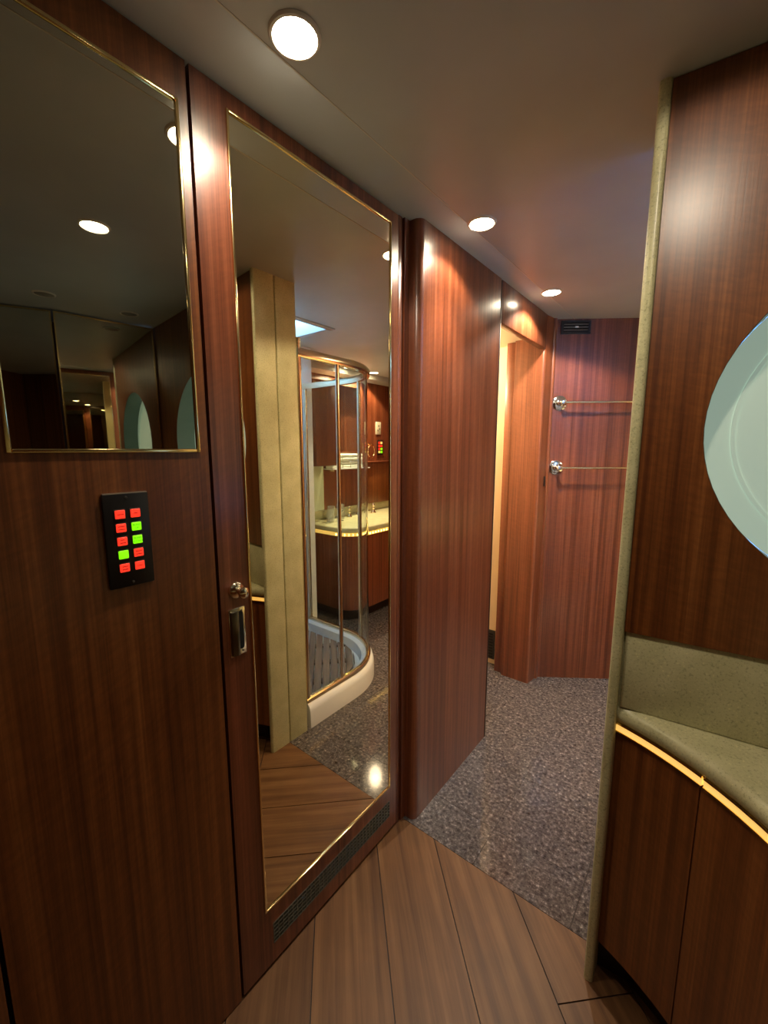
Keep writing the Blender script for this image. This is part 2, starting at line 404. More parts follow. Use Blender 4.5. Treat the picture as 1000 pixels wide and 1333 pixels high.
# jamb post
poly = [(-0.93,2.315),(-0.779,2.315)]+arc(-0.779,2.327,0.012,-90,0,4)+[(-0.754,2.424),(-0.93,2.424)]
post = MB().prism(poly, 0, CEIL).build('trim_2', M['wood'], smooth=True)
tag(post, 'sapele door jamb post between the doorway and towel bar wall', 'trim', kind='structure')
MB().tube([(-0.757,2.412,0.0),(-0.757,2.412,CEIL)], 0.012, 14).build('bead', M['wood'], post, smooth=True)
# end wall (slanted)
E0 = Vector((-0.756, 2.423, 0)); ED = Vector((0.349, 0.25, 0)).normalized(); EN = Vector((ED.y, -ED.x, 0))   # EN points to the camera side
def EW(s, z, o=0.0): p = E0+ED*s+EN*o; return (p.x, p.y, z)
def ebox(mb, s0, s1, z0, z1, o0, o1):
    v = [EW(s,z,o) for z in (z0,z1) for s,o in ((s0,o0),(s1,o0),(s1,o1),(s0,o1))]
    return mb.add(v, [(0,3,2,1),(4,5,6,7),(0,1,5,4),(1,2,6,5),(2,3,7,6),(3,0,4,7)])
ew = ebox(MB(), 0.0, 2.3, 0, CEIL, -0.04, 0).build('wall_end', M['wood'])
tag(ew, 'sapele end wall of the corridor carrying two towel bars', 'wall', kind='structure')
# doorway room behind
wr = MB().box(-1.9,-0.93,2.41,2.45,0,1.96).build('wall_closet', M['cream'])
tag(wr, 'cream wall seen through the open doorway', 'wall', kind='structure')
MB().box(-1.9,-1.86,1.62,2.41,0,1.96).build('panel', M['cream'], wr)
MB().box(-1.86,-0.915,1.60,1.62,0,1.96).build('panel', M['cream'], wr)
MB().box(-1.9,-0.86,1.62,2.41,1.945,1.985).build('soffit', M['cream'], wr)
MB().box(-0.985,-0.931,2.335,2.409,0,1.944).build('door_edge', M['wood'], wr, bevel=0.003)
vt = empty('floor_vent', (-1.07,2.405,0.03), 'small black louvred vent low on the cream wall', 'vent')
MB().box(-1.12,-1.018,2.403,2.4095,0.033,0.225).build('frame', M['black_metal'], vt)
for i in range(9): MB().box(-1.112,-1.026,2.399,2.403,0.045+i*0.019,0.055+i*0.019).build('louvre', M['black'], vt)
ld = bpy.data.lights.new('closet_light','POINT'); ld.energy = 16; ld.color = (1,0.80,0.52); ld.shadow_soft_size = 0.06
lo = bpy.data.objects.new('closet_light', ld); COL.objects.link(lo)
cl = empty('dome_light', (-1.35,2.05,1.93), 'warm dome light on the ceiling of the room beyond the doorway', 'light')
MB().lathe([(0.0,-0.045),(0.03,-0.04),(0.055,-0.02),(0.06,0.0),(0.0,0.0)], (-1.35,2.05,1.944), (0,0,1)).build('diffuser', plain('dome_diffuser',(1,0.9,0.7),0.5,emit=(1,0.8,0.5),estr=3), cl, smooth=True)
MB().lathe([(0.0,-0.006),(0.072,-0.006),(0.072,0.0),(0.0,0.0)], (-1.35,2.05,1.944), (0,0,1)).build('ring', M['brass'], cl, smooth=True)
lo.parent = cl; lo.location = (0,0,-0.09)

# towel bars, vent and switch on the end wall
def towel_bar(z, label):
    s0, s1 = 0.044, 0.72
    r = empty('towel_bar', EW((s0+s1)/2, z), label, 'towel bar', 'towel bars on the end wall')
    for s in (s0, s1):
        ro = MB().lathe([(0,0),(0.040,0),(0.040,0.003),(0.037,0.006),(0.022,0.008),(0.014,0.011),(0.0095,0.016),(0.0085,0.040),(0.012,0.044),(0.012,0.056),(0.008,0.060),(0.0,0.061)], EW(s,z), EN, 28).build('rosette', M['chrome'], r, smooth=True)
    MB().tube([EW(s0,z,0.050),EW(s1,z,0.050)], 0.006, 12).build('bar', M['brass'], r, smooth=True)
towel_bar(1.613, 'upper brass towel bar on round chrome rosettes on the end wall')
towel_bar(1.262, 'lower brass towel bar on round chrome rosettes on the end wall')
av = empty('air_vent', EW(0.105, 1.97), 'small black air vent at the top of the end wall', 'vent')
mb = MB()
for a in ((0.028,0.04,1.972,2.040),(0.17,0.182,1.972,2.040),(0.04,0.17,1.972,1.984),(0.04,0.17,2.029,2.040)): ebox(mb,*a,0.0,0.009)
mb.build('frame', M['black'], av)
ebox(MB(),0.04,0.17,1.984,2.029,0.0,0.002).build('backing', M['dark_void'], av)
for i in range(3): ebox(MB(),0.04,0.17,1.991+i*0.0145,1.994+i*0.0145,0.002,0.008).build('louvre', plain('vent_louvre',(0.25,0.24,0.23),0.35), av)
ebox(MB(),0.098,0.116,2.003,2.011,0.008,0.012).build('lever', M['chrome'], av, bevel=0.001)
sw = empty('wall_switch', (-0.75,2.39,1.17), 'tiny dark rocker switch at the edge of the end wall under the lower bar', 'switch')
MB().box(-0.7585,-0.754,2.372,2.392,1.160,1.215).build('plate', M['black'], sw, bevel=0.001)
MB().box(-0.754,-0.752,2.380,2.388,1.182,1.196).build('rocker', M['chrome'], sw, bevel=0.0006)

# ------------------------------------------------------------------ keypads
def keyface(mb, x0, x1, y0, y1, z0, z1): return mb.box(x0,x1,y0,y1,z0,z1)
def txt(body, size, x, y, z, parent, mat, name='lettering'):
    cu = bpy.data.curves.new(name, 'FONT'); cu.body = body; cu.size = size; cu.align_x = 'CENTER'; cu.align_y = 'CENTER'; cu.resolution_u = 2; cu.extrude = 0.00005
    t = bpy.data.objects.new(name, cu); COL.objects.link(t)
    dg = bpy.context.evaluated_depsgraph_get()
    me = bpy.data.meshes.new_from_object(t.evaluated_get(dg))
    bpy.data.objects.remove(t)
    o = bpy.data.objects.new(name, me); COL.objects.link(o); me.materials.append(mat)
    o.rotation_euler = (PI/2, 0, PI/2)
    o.parent = parent; o.location = Vector((x,y,z))-wloc(parent)
    return o
kp = empty('keypad', (XL, 0.287, 1.12), 'black wall keypad of ten lit red and green keys below the small mirror', 'keypad')
plate = MB().box(XL, XL+0.007, 0.2505, 0.3235, 1.121, 1.287).build('plate', M['black'], kp, bevel=0.0015)
MB().box(XL+0.0005,XL+0.0066,0.252,0.322,1.2866,1.2884).build('plate_edge', plain('bare_plate_edge',(0.5,0.42,0.34),0.35,0.8), kp)
lit = [('r','r'),('r','g'),('r','g'),('g','r'),('r','r')]
words = {(1,1):('BLIND','UP'), (2,1):('BLIND','DOWN')}
dash = {(0,0):[0.010],(0,1):[0.006],(1,0):[0.010,0.010],(2,0):[0.006,0.008],(3,1):[0.010,0.010],(4,0):[0.008,0.008],(4,1):[0.009]}
for r_ in range(5):
    for c_ in range(2):
        yc = 0.275+0.0245*c_; zc = 1.2515-0.0237*r_; nm = 'red' if lit[r_][c_] == 'r' else 'green'
        MB().box(XL+0.006,XL+0.0082,yc-0.0092,yc+0.0092,zc-0.0092,zc+0.0088).build('key_bezel', M['black_metal'], kp, bevel=0.001)
        k = MB().box(XL+0.007,XL+0.0102,yc-0.0078,yc+0.0078,zc-0.0074,zc+0.0074).build('key', M[nm], kp, bevel=0.0016, seg=3)
        if (r_,c_) in words:
            a, b = words[(r_,c_)]
            txt(a, 0.0046, XL+0.0104, yc, zc+0.0028, k, M['print_green']); txt(b, 0.0046, XL+0.0104, yc, zc-0.0028, k, M['print_green'])
        for q, L_ in enumerate(dash.get((r_,c_), [])):
            zz = zc+(0.0 if len(dash[(r_,c_)]) == 1 else 0.0026-0.0052*q)
            mb = MB(); yy = yc-L_/2
            while yy < yc+L_/2:
                wq = 0.0010; mb.box(XL+0.0101,XL+0.01035,yy,yy+wq,zz-0.0007-0.0003*random.random(),zz+0.0007+0.0003*random.random()); yy += wq+0.0005
            mb.build('print', M['print_red'], k)
for zz in (1.280, 1.128):
    MB().lathe([(0,0),(0.0025,0),(0.002,0.001),(0,0.0012)], (XL+0.007,0.287,zz), (1,0,0), 10).build('screw', M['black_metal'], kp, smooth=True)

# ------------------------------------------------------------------ partition with porthole, stone column
PA = Vector((-0.134, 1.0377, 0)); PD = Vector((1, 0.105, 0)).normalized(); PN = Vector((PD.y, -PD.x, 0))
def PW(s, z, o=0.0): p = PA+PD*s+PN*o; return (p.x, p.y, z)
def pbox(mb, s0, s1, z0, z1, o0, o1):
    v = [PW(s,z,o) for z in (z0,z1) for s,o in ((s0,o0),(s1,o0),(s1,o1),(s0,o1))]
    return mb.add(v, [(0,3,2,1),(4,5,6,7),(0,1,5,4),(1,2,6,5),(2,3,7,6),(3,0,4,7)])
def pierced(mb, s0, s1, z0, z1, sc, zc, a, b, o0, o1, N=72):
    """slab o0..o1 on the partition plane with an elliptical hole"""
    E = [(sc+a*math.cos(2*PI*k/N), zc+b*math.sin(2*PI*k/N)) for k in range(N)]
    R = []
    for k in range(N):
        dx, dz = math.cos(2*PI*k/N)*a, math.sin(2*PI*k/N)*b
        t = min((s1-sc)/dx if dx > 1e-9 else 1e9, (s0-sc)/dx if dx < -1e-9 else 1e9, (z1-zc)/dz if dz > 1e-9 else 1e9, (z0-zc)/dz if dz < -1e-9 else 1e9)
        R.append([sc+dx*t, zc+dz*t])
    for cs, cz in ((s0,z0),(s0,z1),(s1,z0),(s1,z1)):       # snap nearest samples to the corners
        k = min(range(N), key=lambda i: (R[i][0]-cs)**2+(R[i][1]-cz)**2); R[k] = [cs,cz]
    v = [PW(s,z,o) for o in (o1,o0) for ring in (E,R) for s,z in ring]
    f = []
    for k in range(N):
        j = (k+1)%N
        f += [(k,j,N+j,N+k),(2*N+j,2*N+k,3*N+k,3*N+j),(j,k,2*N+k,2*N+j),(N+k,N+j,3*N+j,3*N+k)]
    return mb.add(v, f)
SC, ZC, EA, EB = 0.496, 1.405, 0.393, 0.345
pw_ = pbox(pierced(MB(), 0.0, 1.162, 0.957, CEIL, SC, ZC, EA+0.02, EB+0.02, -0.06, -0.014), 0.0, 1.162, 0.727, 0.957, -0.06, -0.014).build('wall_partition', M['stone'])
pbox(MB(), 0.0, 1.162, 0.0, 0.727, -0.06, -0.048).build('lower_panel', M['wood_dark'], pw_)
tag(pw_, 'stone partition behind the vanity with a large porthole', 'wall', kind='structure')
pierced(MB(), 0.0, 1.162, 0.957, CEIL-0.002, SC, ZC, EA, EB, -0.013, 0.0).build('panel', M['wood_shade_brown'], pw_)
# porthole
ph = empty('window_1', PW(SC, ZC-EB, -0.03), 'large oval porthole with a pale frosted blind in the wood panel', 'window', kind='structure')
def ell_ring(mb, stations, N=72):
    v = []; f = []
    for a, b, o, dz in stations:
        for k in range(N): v.append(PW(SC+a*math.cos(2*PI*k/N), ZC+dz+b*math.sin(2*PI*k/N), o))
    for i in range(len(stations)-1):
        for k in range(N): f.append((i*N+k,i*N+(k+1)%N,(i+1)*N+(k+1)%N,(i+1)*N+k))
    return mb.add(v, f)
DP = -0.098
ell_ring(MB(), [(EA-0.001,EB-0.001,-0.001,0),(EA-0.001,EB-0.001,DP,0),(EA+0.012,EB+0.012,DP,0),(EA+0.012,EB+0.012,-0.0135,0),(EA-0.001,EB-0.001,-0.001,0)]).build('reveal_ring', M['reveal'], ph, smooth=True)
def ell_disc(name, a, b, o0, o1, dz, zmin, mat, N=96):
    ring = [(SC+a*math.cos(2*PI*k/N), max(ZC+dz+b*math.sin(2*PI*k/N), zmin)) for k in range(N)]
    MB().add([PW(s_,z,o0) for s_,z in ring]+[PW(s_,z,o1) for s_,z in ring], [list(range(N)), list(range(N,2*N))[::-1]]+[(k,(k+1)%N,N+(k+1)%N,N+k) for k in range(N)]).build(name, mat, ph)
ell_disc('sky_pane', EA-0.002, EB-0.002, DP-0.004, DP-0.007, 0, 0, M['slit'])
ell_disc('blind', EA-0.0015, EB-0.0015, DP+0.002, DP-0.003, 0, ZC-EB+0.06, M['blind'])
ell_ring(MB(), [(EA-0.052,EB-0.048,DP+0.0025,0),(EA-0.052,EB-0.048,DP+0.0045,0),(EA-0.060,EB-0.056,DP+0.0045,0),(EA-0.060,EB-0.056,DP+0.0025,0)]).build('blind_hoop', M['blind'], ph, smooth=True)
# stone column : two slabs with a joint
def rrect(x0, x1, y0, y1, r):
    return arc(x1-r,y0+r,r,-90,0,4)+arc(x1-r,y1-r,r,0,90,4)+arc(x0+r,y1-r,r,90,180,4)+arc(x0+r,y0+r,r,180,270,4)
col = MB().prism(rrect(-0.157,-0.1352,1.030,1.129,0.008), 0, CEIL).build('trim_3', M['stone'], smooth=True)
tag(col, 'tall narrow beige-green stone end post of the vanity partition', 'post', kind='structure')
MB().prism(rrect(-0.157,-0.110,1.131,1.236,0.005), 0, CEIL).build('slab', M['stone'], col, smooth=True)
pb = pbox(MB(), 0.003, 1.16, 0, CEIL, -0.17, -0.06)

# ------------------------------------------------------------------ near vanity
AC = (-0.325, 0.470); AR = 0.617
def front(r_off, n=26, a0=73.4, a1=8):
    p = arc(AC[0], AC[1], AR+r_off, a0, a1, n)
    return p+[(AC[0]+AR+r_off-0.002, 0.40), (AC[0]+AR+r_off, -0.90)]
def startfix(path, x=-0.1347):
    # begin exactly at the stone post
    out = [p for p in path if p[0] > x+0.004]
    p, q = out[0], out[1]; t = (x-p[0])/(q[0]-p[0])
    return [(x, p[1]+(q[1]-p[1])*t)]+out
def PWy2(x): return PA.y+(x-PA.x)*0.105+0.046
def PWy(x): return PA.y+(x-PA.x)*0.105+0.0135
backL = [(1.25,-0.90),(1.25,0.25),(1.045,0.69),(0.985,PWy(0.985)-0.002),(-0.1347,PWy(-0.1347)-0.002)]
# cabinet under the counter
vc = empty('vanity_cabinet', (0.5,0.5,0), 'curved dark wood vanity cabinet in the foreground right of the stone post', 'cabinet')
f1 = startfix(front(0.012)); f1 = [(min(x,1.2),min(y,PWy2(x)-0.004)) for x,y in f1]
MB().prism(f1+[(1.2,-0.90),(1.2,0.25),(1.0,0.69),(0.96,PWy2(0.96)-0.006),(-0.1347,PWy2(-0.1347)-0.003)], 0.11, 0.70).build('body', M['wood_dark'], vc)
f0 = startfix(front(0.055)); f0 = [(x,min(y,PWy2(x)-0.004)) for x,y in f0 if PWy2(x)-y > 0.006]
MB().prism(f0+[(1.2,-0.90),(1.2,0.25),(1.0,0.69),(0.96,PWy2(0.96)-0.006)], 0.0, 0.11).build('toe_kick', M['wood_dark'], vc)
# curved doors
segs = [(73.0,55.2),(54.9,30),(29.6,1)]
for a0, a1 in segs:
    pth = arc(AC[0],AC[1],AR+0.012,a0,a1,12)
    if a0 > 60: pth = startfix(pth, -0.1345)
    MB().sweep(pth, [(0.0,0.105),(-0.0,0.695),(-0.012,0.695),(-0.012,0.105)]).build('door', M['wood_shade_brown'], vc, smooth=True)  # browner veneer copy darkens the doors in place of shade
MB().box(AC[0]+AR, AC[0]+AR+0.012, -0.90, 0.475, 0.105, 0.695).build('door', M['wood_shade_brown'], vc)
# counter
def cpoly(off):
    fr = startfix(front(off)); return [(x,min(y,PWy(x)-0.004)) for x,y in fr]+backL
ct = empty('countertop', (0.5,0.5,0.72), 'beige-green stone countertop curving around the foreground vanity', 'countertop')
fr = startfix(front(0.0, 40)); fr = [(x,y) for x,y in fr]
cm = MB(); pol = []
stations = [(-0.000,0.728),(-0.008,0.731),(-0.013,0.739),(-0.015,0.750),(-0.012,0.760),(-0.004,0.767),(0.008,0.770)]
paths = [[(x,min(y,PWy(x)-0.003)) for x,y in startfix(front(o,40))] for o,z in stations]
nP = min(len(p) for p in paths); paths = [p[:1]+p[len(p)-nP+1:] for p in paths]
vv = []; ff = []
for (o,z), p in zip(stations, paths): vv += [(x,y,z) for x,y in p]
for i in range(len(stations)-1):
    for k in range(nP-1): ff.append((i*nP+k,i*nP+k+1,(i+1)*nP+k+1,(i+1)*nP+k))
L0 = len(vv); vv += [(x,y,0.728) for x,y in backL]+[(x,y,0.770) for x,y in backL]; nb = len(backL); T = (len(stations)-1)*nP
ff.append(list(range(T,T+nP))+[L0+nb+i for i in range(nb)])
ff.append((list(range(0,nP))+[L0+i for i in range(nb)])[::-1])
for i in range(nb-1): ff.append((L0+i,L0+i+1,L0+nb+i+1,L0+nb+i))
ff.append([i*nP for i in range(len(stations))]+[L0+nb+nb-1,L0+nb-1]); ff.append(([i*nP+nP-1 for i in range(len(stations))]+[L0+nb,L0])[::-1])
cm.add(vv, ff).build('slab', M['stone'], ct, smooth=True)
pbox(MB(), 0.003, 1.12, 0.7705, 0.956, -0.0135, -0.005).build('backsplash', M['stone'], ct, bevel=0.003)
# LED strip under the counter edge, two lengths
ls = empty('led_strip', (0.1,0.9,0.70), 'glowing gold light strip under the curved stone counter edge', 'light strip')
def led(a0, a1, st=None):
    pth = arc(AC[0],AC[1],AR+0.002,a0,a1,16)
    if st is not None: pth = startfix(pth, st)
    ch = MB().sweep(pth, [(0.006,0.703),(0.006,0.7065),(-0.010,0.7065),(-0.010,0.703)]).build('channel', M['brass'], ls, smooth=True)
    MB().sweep(pth, [(0.004,0.7068),(0.001,0.7205),(-0.008,0.7205),(-0.008,0.7068)]).build('light_segment', M['led'], ls, smooth=True)
    MB().sweep(pth, [(0.006,0.7225),(0.006,0.7275),(-0.010,0.7275),(-0.010,0.7225)]).build('channel', M['brass'], ls, smooth=True)
led(73.4, 54.6, -0.1345); led(54.2, 3)
# vanity wall mirrors on the hull side
def wall_mirror(P, Q, z0, z1, label):
    P, Q = Vector((*P,0)), Vector((*Q,0)); d = (Q-P).normalized(); nrm = Vector((-d.y, d.x, 0))   # nrm faces the room
    L_ = (Q-P).length
    def B(mb, a, b, z_0, z_1, o0, o1):
        v = [tuple(P+d*s+nrm*o)[:2]+(z,) for z in (z_0,z_1) for s,o in ((a,o0),(b,o0),(b,o1),(a,o1))]
        return mb.add(v, [(0,3,2,1),(4,5,6,7),(0,1,5,4),(1,2,6,5),(2,3,7,6),(3,0,4,7)])
    r = empty('wall_mirror', tuple((P+Q)/2)[:2]+(z0,), label, 'mirror', 'vanity wall mirrors')
    B(MB(), 0.003, L_-0.003, z0, z1, -0.006, 0.0).build('pane', M['mirror_clear'], r)
    for a in ((0.0,0.006,z0,z1),(L_-0.006,L_,z0,z1),(0.006,L_-0.006,z0,z0+0.006),(0.006,L_-0.006,z1-0.006,z1)):
        B(MB(), *a, -0.006, 0.004).build('edging', M['brass'], r)
wall_mirror((1.043,0.700),(0.984,1.148),0.79,CEIL-0.006,'tall vanity mirror meeting the porthole panel, next to the stone counter')
wall_mirror((1.26,0.235),(1.047,0.692),0.79,CEIL-0.006,'angled vanity mirror nearer the camera along the curved counter')

# ------------------------------------------------------------------ hull side and back walls
wh = MB().box(1.30,1.34,-1.0,1.2,0,CEIL).box(1.055,1.34,2.02,4.0,0,CEIL).build('wall_hull', M['wood'])
tag(wh, 'wood lined hull side wall behind the vanities', 'wall', kind='structure')
wb = MB().box(-0.90,1.30,-1.0,-0.955,0,CEIL).build('wall_back', M['wood_shade_brown'])
tag(wb, 'wood wall behind the photographer', 'wall', kind='structure')

# ------------------------------------------------------------------ shower
TC = (0.262, 1.585); TR = 0.388
def shpath(off, ys=1.2545, xe=0.655, n=22):
    return [(TC[0]-TR-off, ys)]+arc(TC[0],TC[1],TR+off,180,90,n)+[(xe, TC[1]+TR+off)]
wsx = MB().box(0.66,1.05,1.254,2.05,0,CEIL).box(-0.105,1.05,1.241,1.253,0,CEIL).build('wall_shower', M['white'])
tag(wsx, 'white shower wall lit blue by the skylight', 'wall', kind='structure')
tray = empty('shower_tray', (0.25,1.6,0), 'white quarter-round shower tray with a tall rounded curb', 'shower tray')
inner = shpath(-0.055)
MB().prism(shpath(0.0)+[(0.655,1.2545)], 0.0, 0.05).build('pan', M['white'], tray, smooth=True)
MB().sweep(shpath(0.0), [(0.035,0.0),(0.033,0.085),(0.026,0.110),(0.012,0.122),(-0.030,0.122),(-0.044,0.112),(-0.052,0.05),(-0.052,0.0)]).build('curb', M['white'], tray, smooth=True)
mat_ = empty('shower_mat', (0.25,1.6,0.05), 'slatted weathered teak mat lying in the white shower tray', 'shower mat')
u45 = Vector((math.sin(math.radians(46)), math.cos(math.radians(46)))); n45 = Vector((u45.y, -u45.x))
base = shpath(-0.085)+[(0.62,1.28)]; base[0] = (base[0][0],1.28); base[-2] = (0.62, base[-2][1])
for k in range(-14, 15):
    c0 = 0.25*n45.x+1.62*n45.y+0.047*k
    poly = clip(base, n45.x, n45.y, c0+0.0205); poly = clip(poly, -n45.x, -n45.y, -(c0-0.0205)) if len(poly) >= 3 else []
    ok = []
    for p in poly:
        if not ok or math.hypot(p[0]-ok[-1][0],p[1]-ok[-1][1]) > 1e-4: ok.append(p)
    if len(ok) >= 3 and math.hypot(ok[0][0]-ok[-1][0],ok[0][1]-ok[-1][1]) < 1e-4: ok.pop()
    if len(ok) >= 3: MB().prism(ok, 0.062, 0.082).build('slat', M['teak'], mat_)
for k in (-0.22, 0.0, 0.22):
    p = Vector((0.25,1.62))+u45*k
    poly = [tuple(p+n45*a+u45*b) for a,b in ((-0.24,-0.02),(0.24,-0.02),(0.24,0.02),(-0.24,0.02))]
    poly = rectclip(poly, -0.1, 0.6, 1.29, 1.92)
    MB().prism(poly, 0.05, 0.062).build('batten', M['teak'], mat_)
# enclosure
en = empty('shower_enclosure', (0.25,1.6,0.12), 'curved glass shower enclosure with brass rails and posts', 'shower screen')
rp = shpath(0.0, n=30)
MB().sweep(rp, [(0.016,1.765),(0.018,1.790),(0.010,1.803),(-0.010,1.803),(-0.018,1.790),(-0.016,1.765)]).build('top_rail', M['pale_brass'], en, smooth=True)
MB().sweep(rp, [(0.014,0.1225),(0.014,0.140),(0.008,0.146),(-0.008,0.146),(-0.014,0.140),(-0.014,0.1225)]).build('bottom_rail', M['pale_brass'], en, smooth=True)
def atpath(s):   # s metres along the path from the stone post
    pts = rp; d = 0
    for i in range(len(pts)-1):
        q = math.hypot(pts[i+1][0]-pts[i][0], pts[i+1][1]-pts[i][1])
        if d+q >= s: t = (s-d)/q; return (pts[i][0]+(pts[i+1][0]-pts[i][0])*t, pts[i][1]+(pts[i+1][1]-pts[i][1])*t)
        d += q
    return pts[-1]
Ltot = sum(math.hypot(rp[i+1][0]-rp[i][0], rp[i+1][1]-rp[i][1]) for i in range(len(rp)-1))
for s, r_, z1 in ((0.012,0.014,1.845),(0.255,0.0095,1.765),(0.80,0.014,1.765),(Ltot-0.014,0.013,1.765)):
    x, y = atpath(s); MB().tube([(x,y,0.1465),(x,y,z1)], r_, 12).build('post', M['pale_brass'], en, smooth=True)
for s0, s1 in ((0.028,0.243),(0.267,0.784),(0.816,Ltot-0.03)):
    pth = [atpath(s0+(s1-s0)*i/18) for i in range(19)]
    MB().sweep(pth, [(0.003,0.147),(0.003,1.764),(-0.003,1.764),(-0.003,0.147)]).build('glass', M['glass_rim'], en, smooth=True)
sd = empty('soap_dispenser', (0.65,1.75,1.10), 'black soap dispenser on the white shower wall', 'dispenser')
MB().box(0.628,0.6595,1.86,1.90,1.00,1.12).build('body', M['black'], sd, bevel=0.004)
MB().box(0.622,0.632,1.868,1.892,0.99,1.01).build('lever', M['black_metal'], sd, bevel=0.002)

# ------------------------------------------------------------------ far vanity (seen in the tall mirror)
def v2path(off, n=14):
    r = 0.21
    return [(1.05, 2.245+off),(0.68+0, 2.245+off)]+arc(0.47+r, 2.245+r, r-off, -90, -180, n)[1:]+[(0.47+off, 3.255+off*0.3)]
def v2poly(off):
    return v2path(off)+[(1.05, 3.255+0.58*0.7163-0.01)]
v2 = empty('vanity_cabinet', (0.8,2.9,0), 'rounded dark wood vanity cabinet beyond the glass shower', 'cabinet')
MB().prism(v2poly(0.03), 0.10, 0.70).build('body', M['wood'], v2, smooth=True)
MB().prism(v2poly(0.10), 0.0, 0.10).build('toe_kick', M['wood_dark'], v2)
c2 = empty('countertop', (0.8,2.9,0.72), 'rounded stone countertop with brass taps beyond the glass shower', 'countertop')
MB().prism(v2poly(0.0), 0.728, 0.770).build('slab', M['stone'], c2, bevel=0.012, seg=3)
MB().box(1.03,1.0495,2.25,3.62,0.7705,0.84).build('backsplash', M['stone'], c2, bevel=0.003)
l2 = empty('led_strip', (0.6,2.6,0.70), 'dotted gold light strip under the counter beyond the shower', 'light strip')
MB().sweep(v2path(0.012), [(0.010,0.703),(0.010,0.727),(-0.004,0.727),(-0.004,0.703)]).build('channel', M['led'], l2, smooth=True)
vp = v2path(0.006, 20); dacc = 0; chip = None
for i in range(1, len(vp)-1):
    (xa,ya),(xb,yb) = vp[i],vp[i+1]; L_ = math.hypot(xb-xa,yb-ya); tpos = -dacc
    while tpos+0.035 <= L_:
        tpos += 0.035; x, y = xa+(xb-xa)*tpos/L_, ya+(yb-ya)*tpos/L_
        if chip is None: chip = MB().box(x-0.005,x+0.005,y-0.005,y+0.005,0.709,0.721).build('led', M['led_chip'], l2)
        else: inst(chip, (x,y,0.709), l2)
    dacc = L_-tpos
# taps
def tap(x, y, label):
    t = empty('tap', (x,y,0.77), label, 'tap', 'brass taps on the far vanity')
    MB().lathe([(0,0.0),(0.027,0.0),(0.027,0.005),(0.018,0.016),(0.011,0.034),(0.012,0.042),(0.016,0.048),(0.010,0.054),(0.0,0.056)], (x,y,0.7702), (0,0,1), 20).build('base', M['pale_brass'], t, smooth=True)
    MB().lathe([(0,0.056),(0.008,0.056),(0.013,0.068),(0.015,0.078),(0.010,0.090),(0.005,0.096),(0.0,0.098)], (x,y,0.7702), (0,0,1), 20).build('handle', M['pale_brass'], t, smooth=True)
tap(0.90,2.68,'brass tap handle nearer the shower glass on the far counter'); tap(0.90,3.00,'brass tap handle by the wood wall on the far counter')
sp = empty('spout', (0.93,2.86,0.77), 'curved brass basin spout between the two tap handles', 'spout')
MB().lathe([(0,0.0),(0.024,0.0),(0.022,0.008),(0.014,0.02),(0.0,0.022)], (0.95,2.86,0.7702), (0,0,1), 20).build('base', M['pale_brass'], sp, smooth=True)
MB().tube([(0.95,2.86,0.785),(0.95,2.86,0.83),(0.94,2.86,0.856),(0.91,2.86,0.868),(0.87,2.86,0.862),(0.85,2.86,0.84)], [0.013,0.012,0.011,0.011,0.010,0.010], 12).build('neck', M['pale_brass'], sp, smooth=True)
lb = ['cut glass tumbler at the shower end of the far counter','cut glass tumbler second from the shower end of the far counter','stemmed glass beside the tumblers on the far counter','small glass bottle closest to the tap on the far counter']
for i, (x, y, prof) in enumerate([(0.86,2.40,[(0,0.0),(0.030,0.0),(0.034,0.10),(0.031,0.10),(0.027,0.008),(0,0.008)]),(0.92,2.47,[(0,0),(0.028,0),(0.033,0.12),(0.030,0.12),(0.025,0.008),(0,0.008)]),(0.84,2.50,[(0,0),(0.03,0),(0.006,0.008),(0.005,0.06),(0.03,0.09),(0.034,0.14),(0.031,0.14),(0.027,0.092),(0,0.07)]),(0.90,2.57,[(0,0),(0.026,0),(0.03,0.05),(0.02,0.085),(0.009,0.10),(0.009,0.12),(0.014,0.125),(0,0.13)])]):
    o = MB().lathe(prof, (x,y,0.7702), (0,0,1), 16).build(['tumbler','tumbler','wine_glass','glass_bottle'][i], M['tumbler'], smooth=True)
    tag(o, lb[i], 'glass', 'glassware on the far counter')
# wall fittings above the far counter
uc = empty('wall_cabinet', (0.98,2.5,1.23), 'upper wood wall cabinet above the far counter beside the shower', 'cabinet')
MB().box(0.86,1.0545,2.25,2.50,1.23,1.90).build('body', M['wood'], uc, bevel=0.003)
MB().box(0.850,0.8595,2.253,2.497,1.235,1.895).build('door', M['wood'], uc, bevel=0.002)
hm = empty('wall_mirror', (1.05,2.76,1.34), 'mirror on the hull wall above the far counter', 'mirror')
MB().box(1.046,1.0545,2.52,2.985,1.345,1.915).build('pane', M['mirror_clear'], hm)
for a in ((2.514,2.520,1.34,1.92),(2.985,2.991,1.34,1.92),(2.520,2.985,1.34,1.345),(2.520,2.985,1.915,1.92)): MB().box(1.043,1.0545,*a).build('edging', M['brass'], hm)
shf = empty('shelf', (1.0,2.75,1.19), 'narrow shelf of folded white towels below the far mirror', 'shelf')
MB().box(0.93,1.0545,2.515,2.99,1.19,1.2).build('board', M['white'], shf, bevel=0.002)
for yy in (2.56,2.94): MB().prism([(1.0545,yy-0.006),(0.96,yy-0.006),(0.96,yy+0.006),(1.0545,yy+0.006)],1.175,1.19).build('bracket', M['pale_brass'], shf)
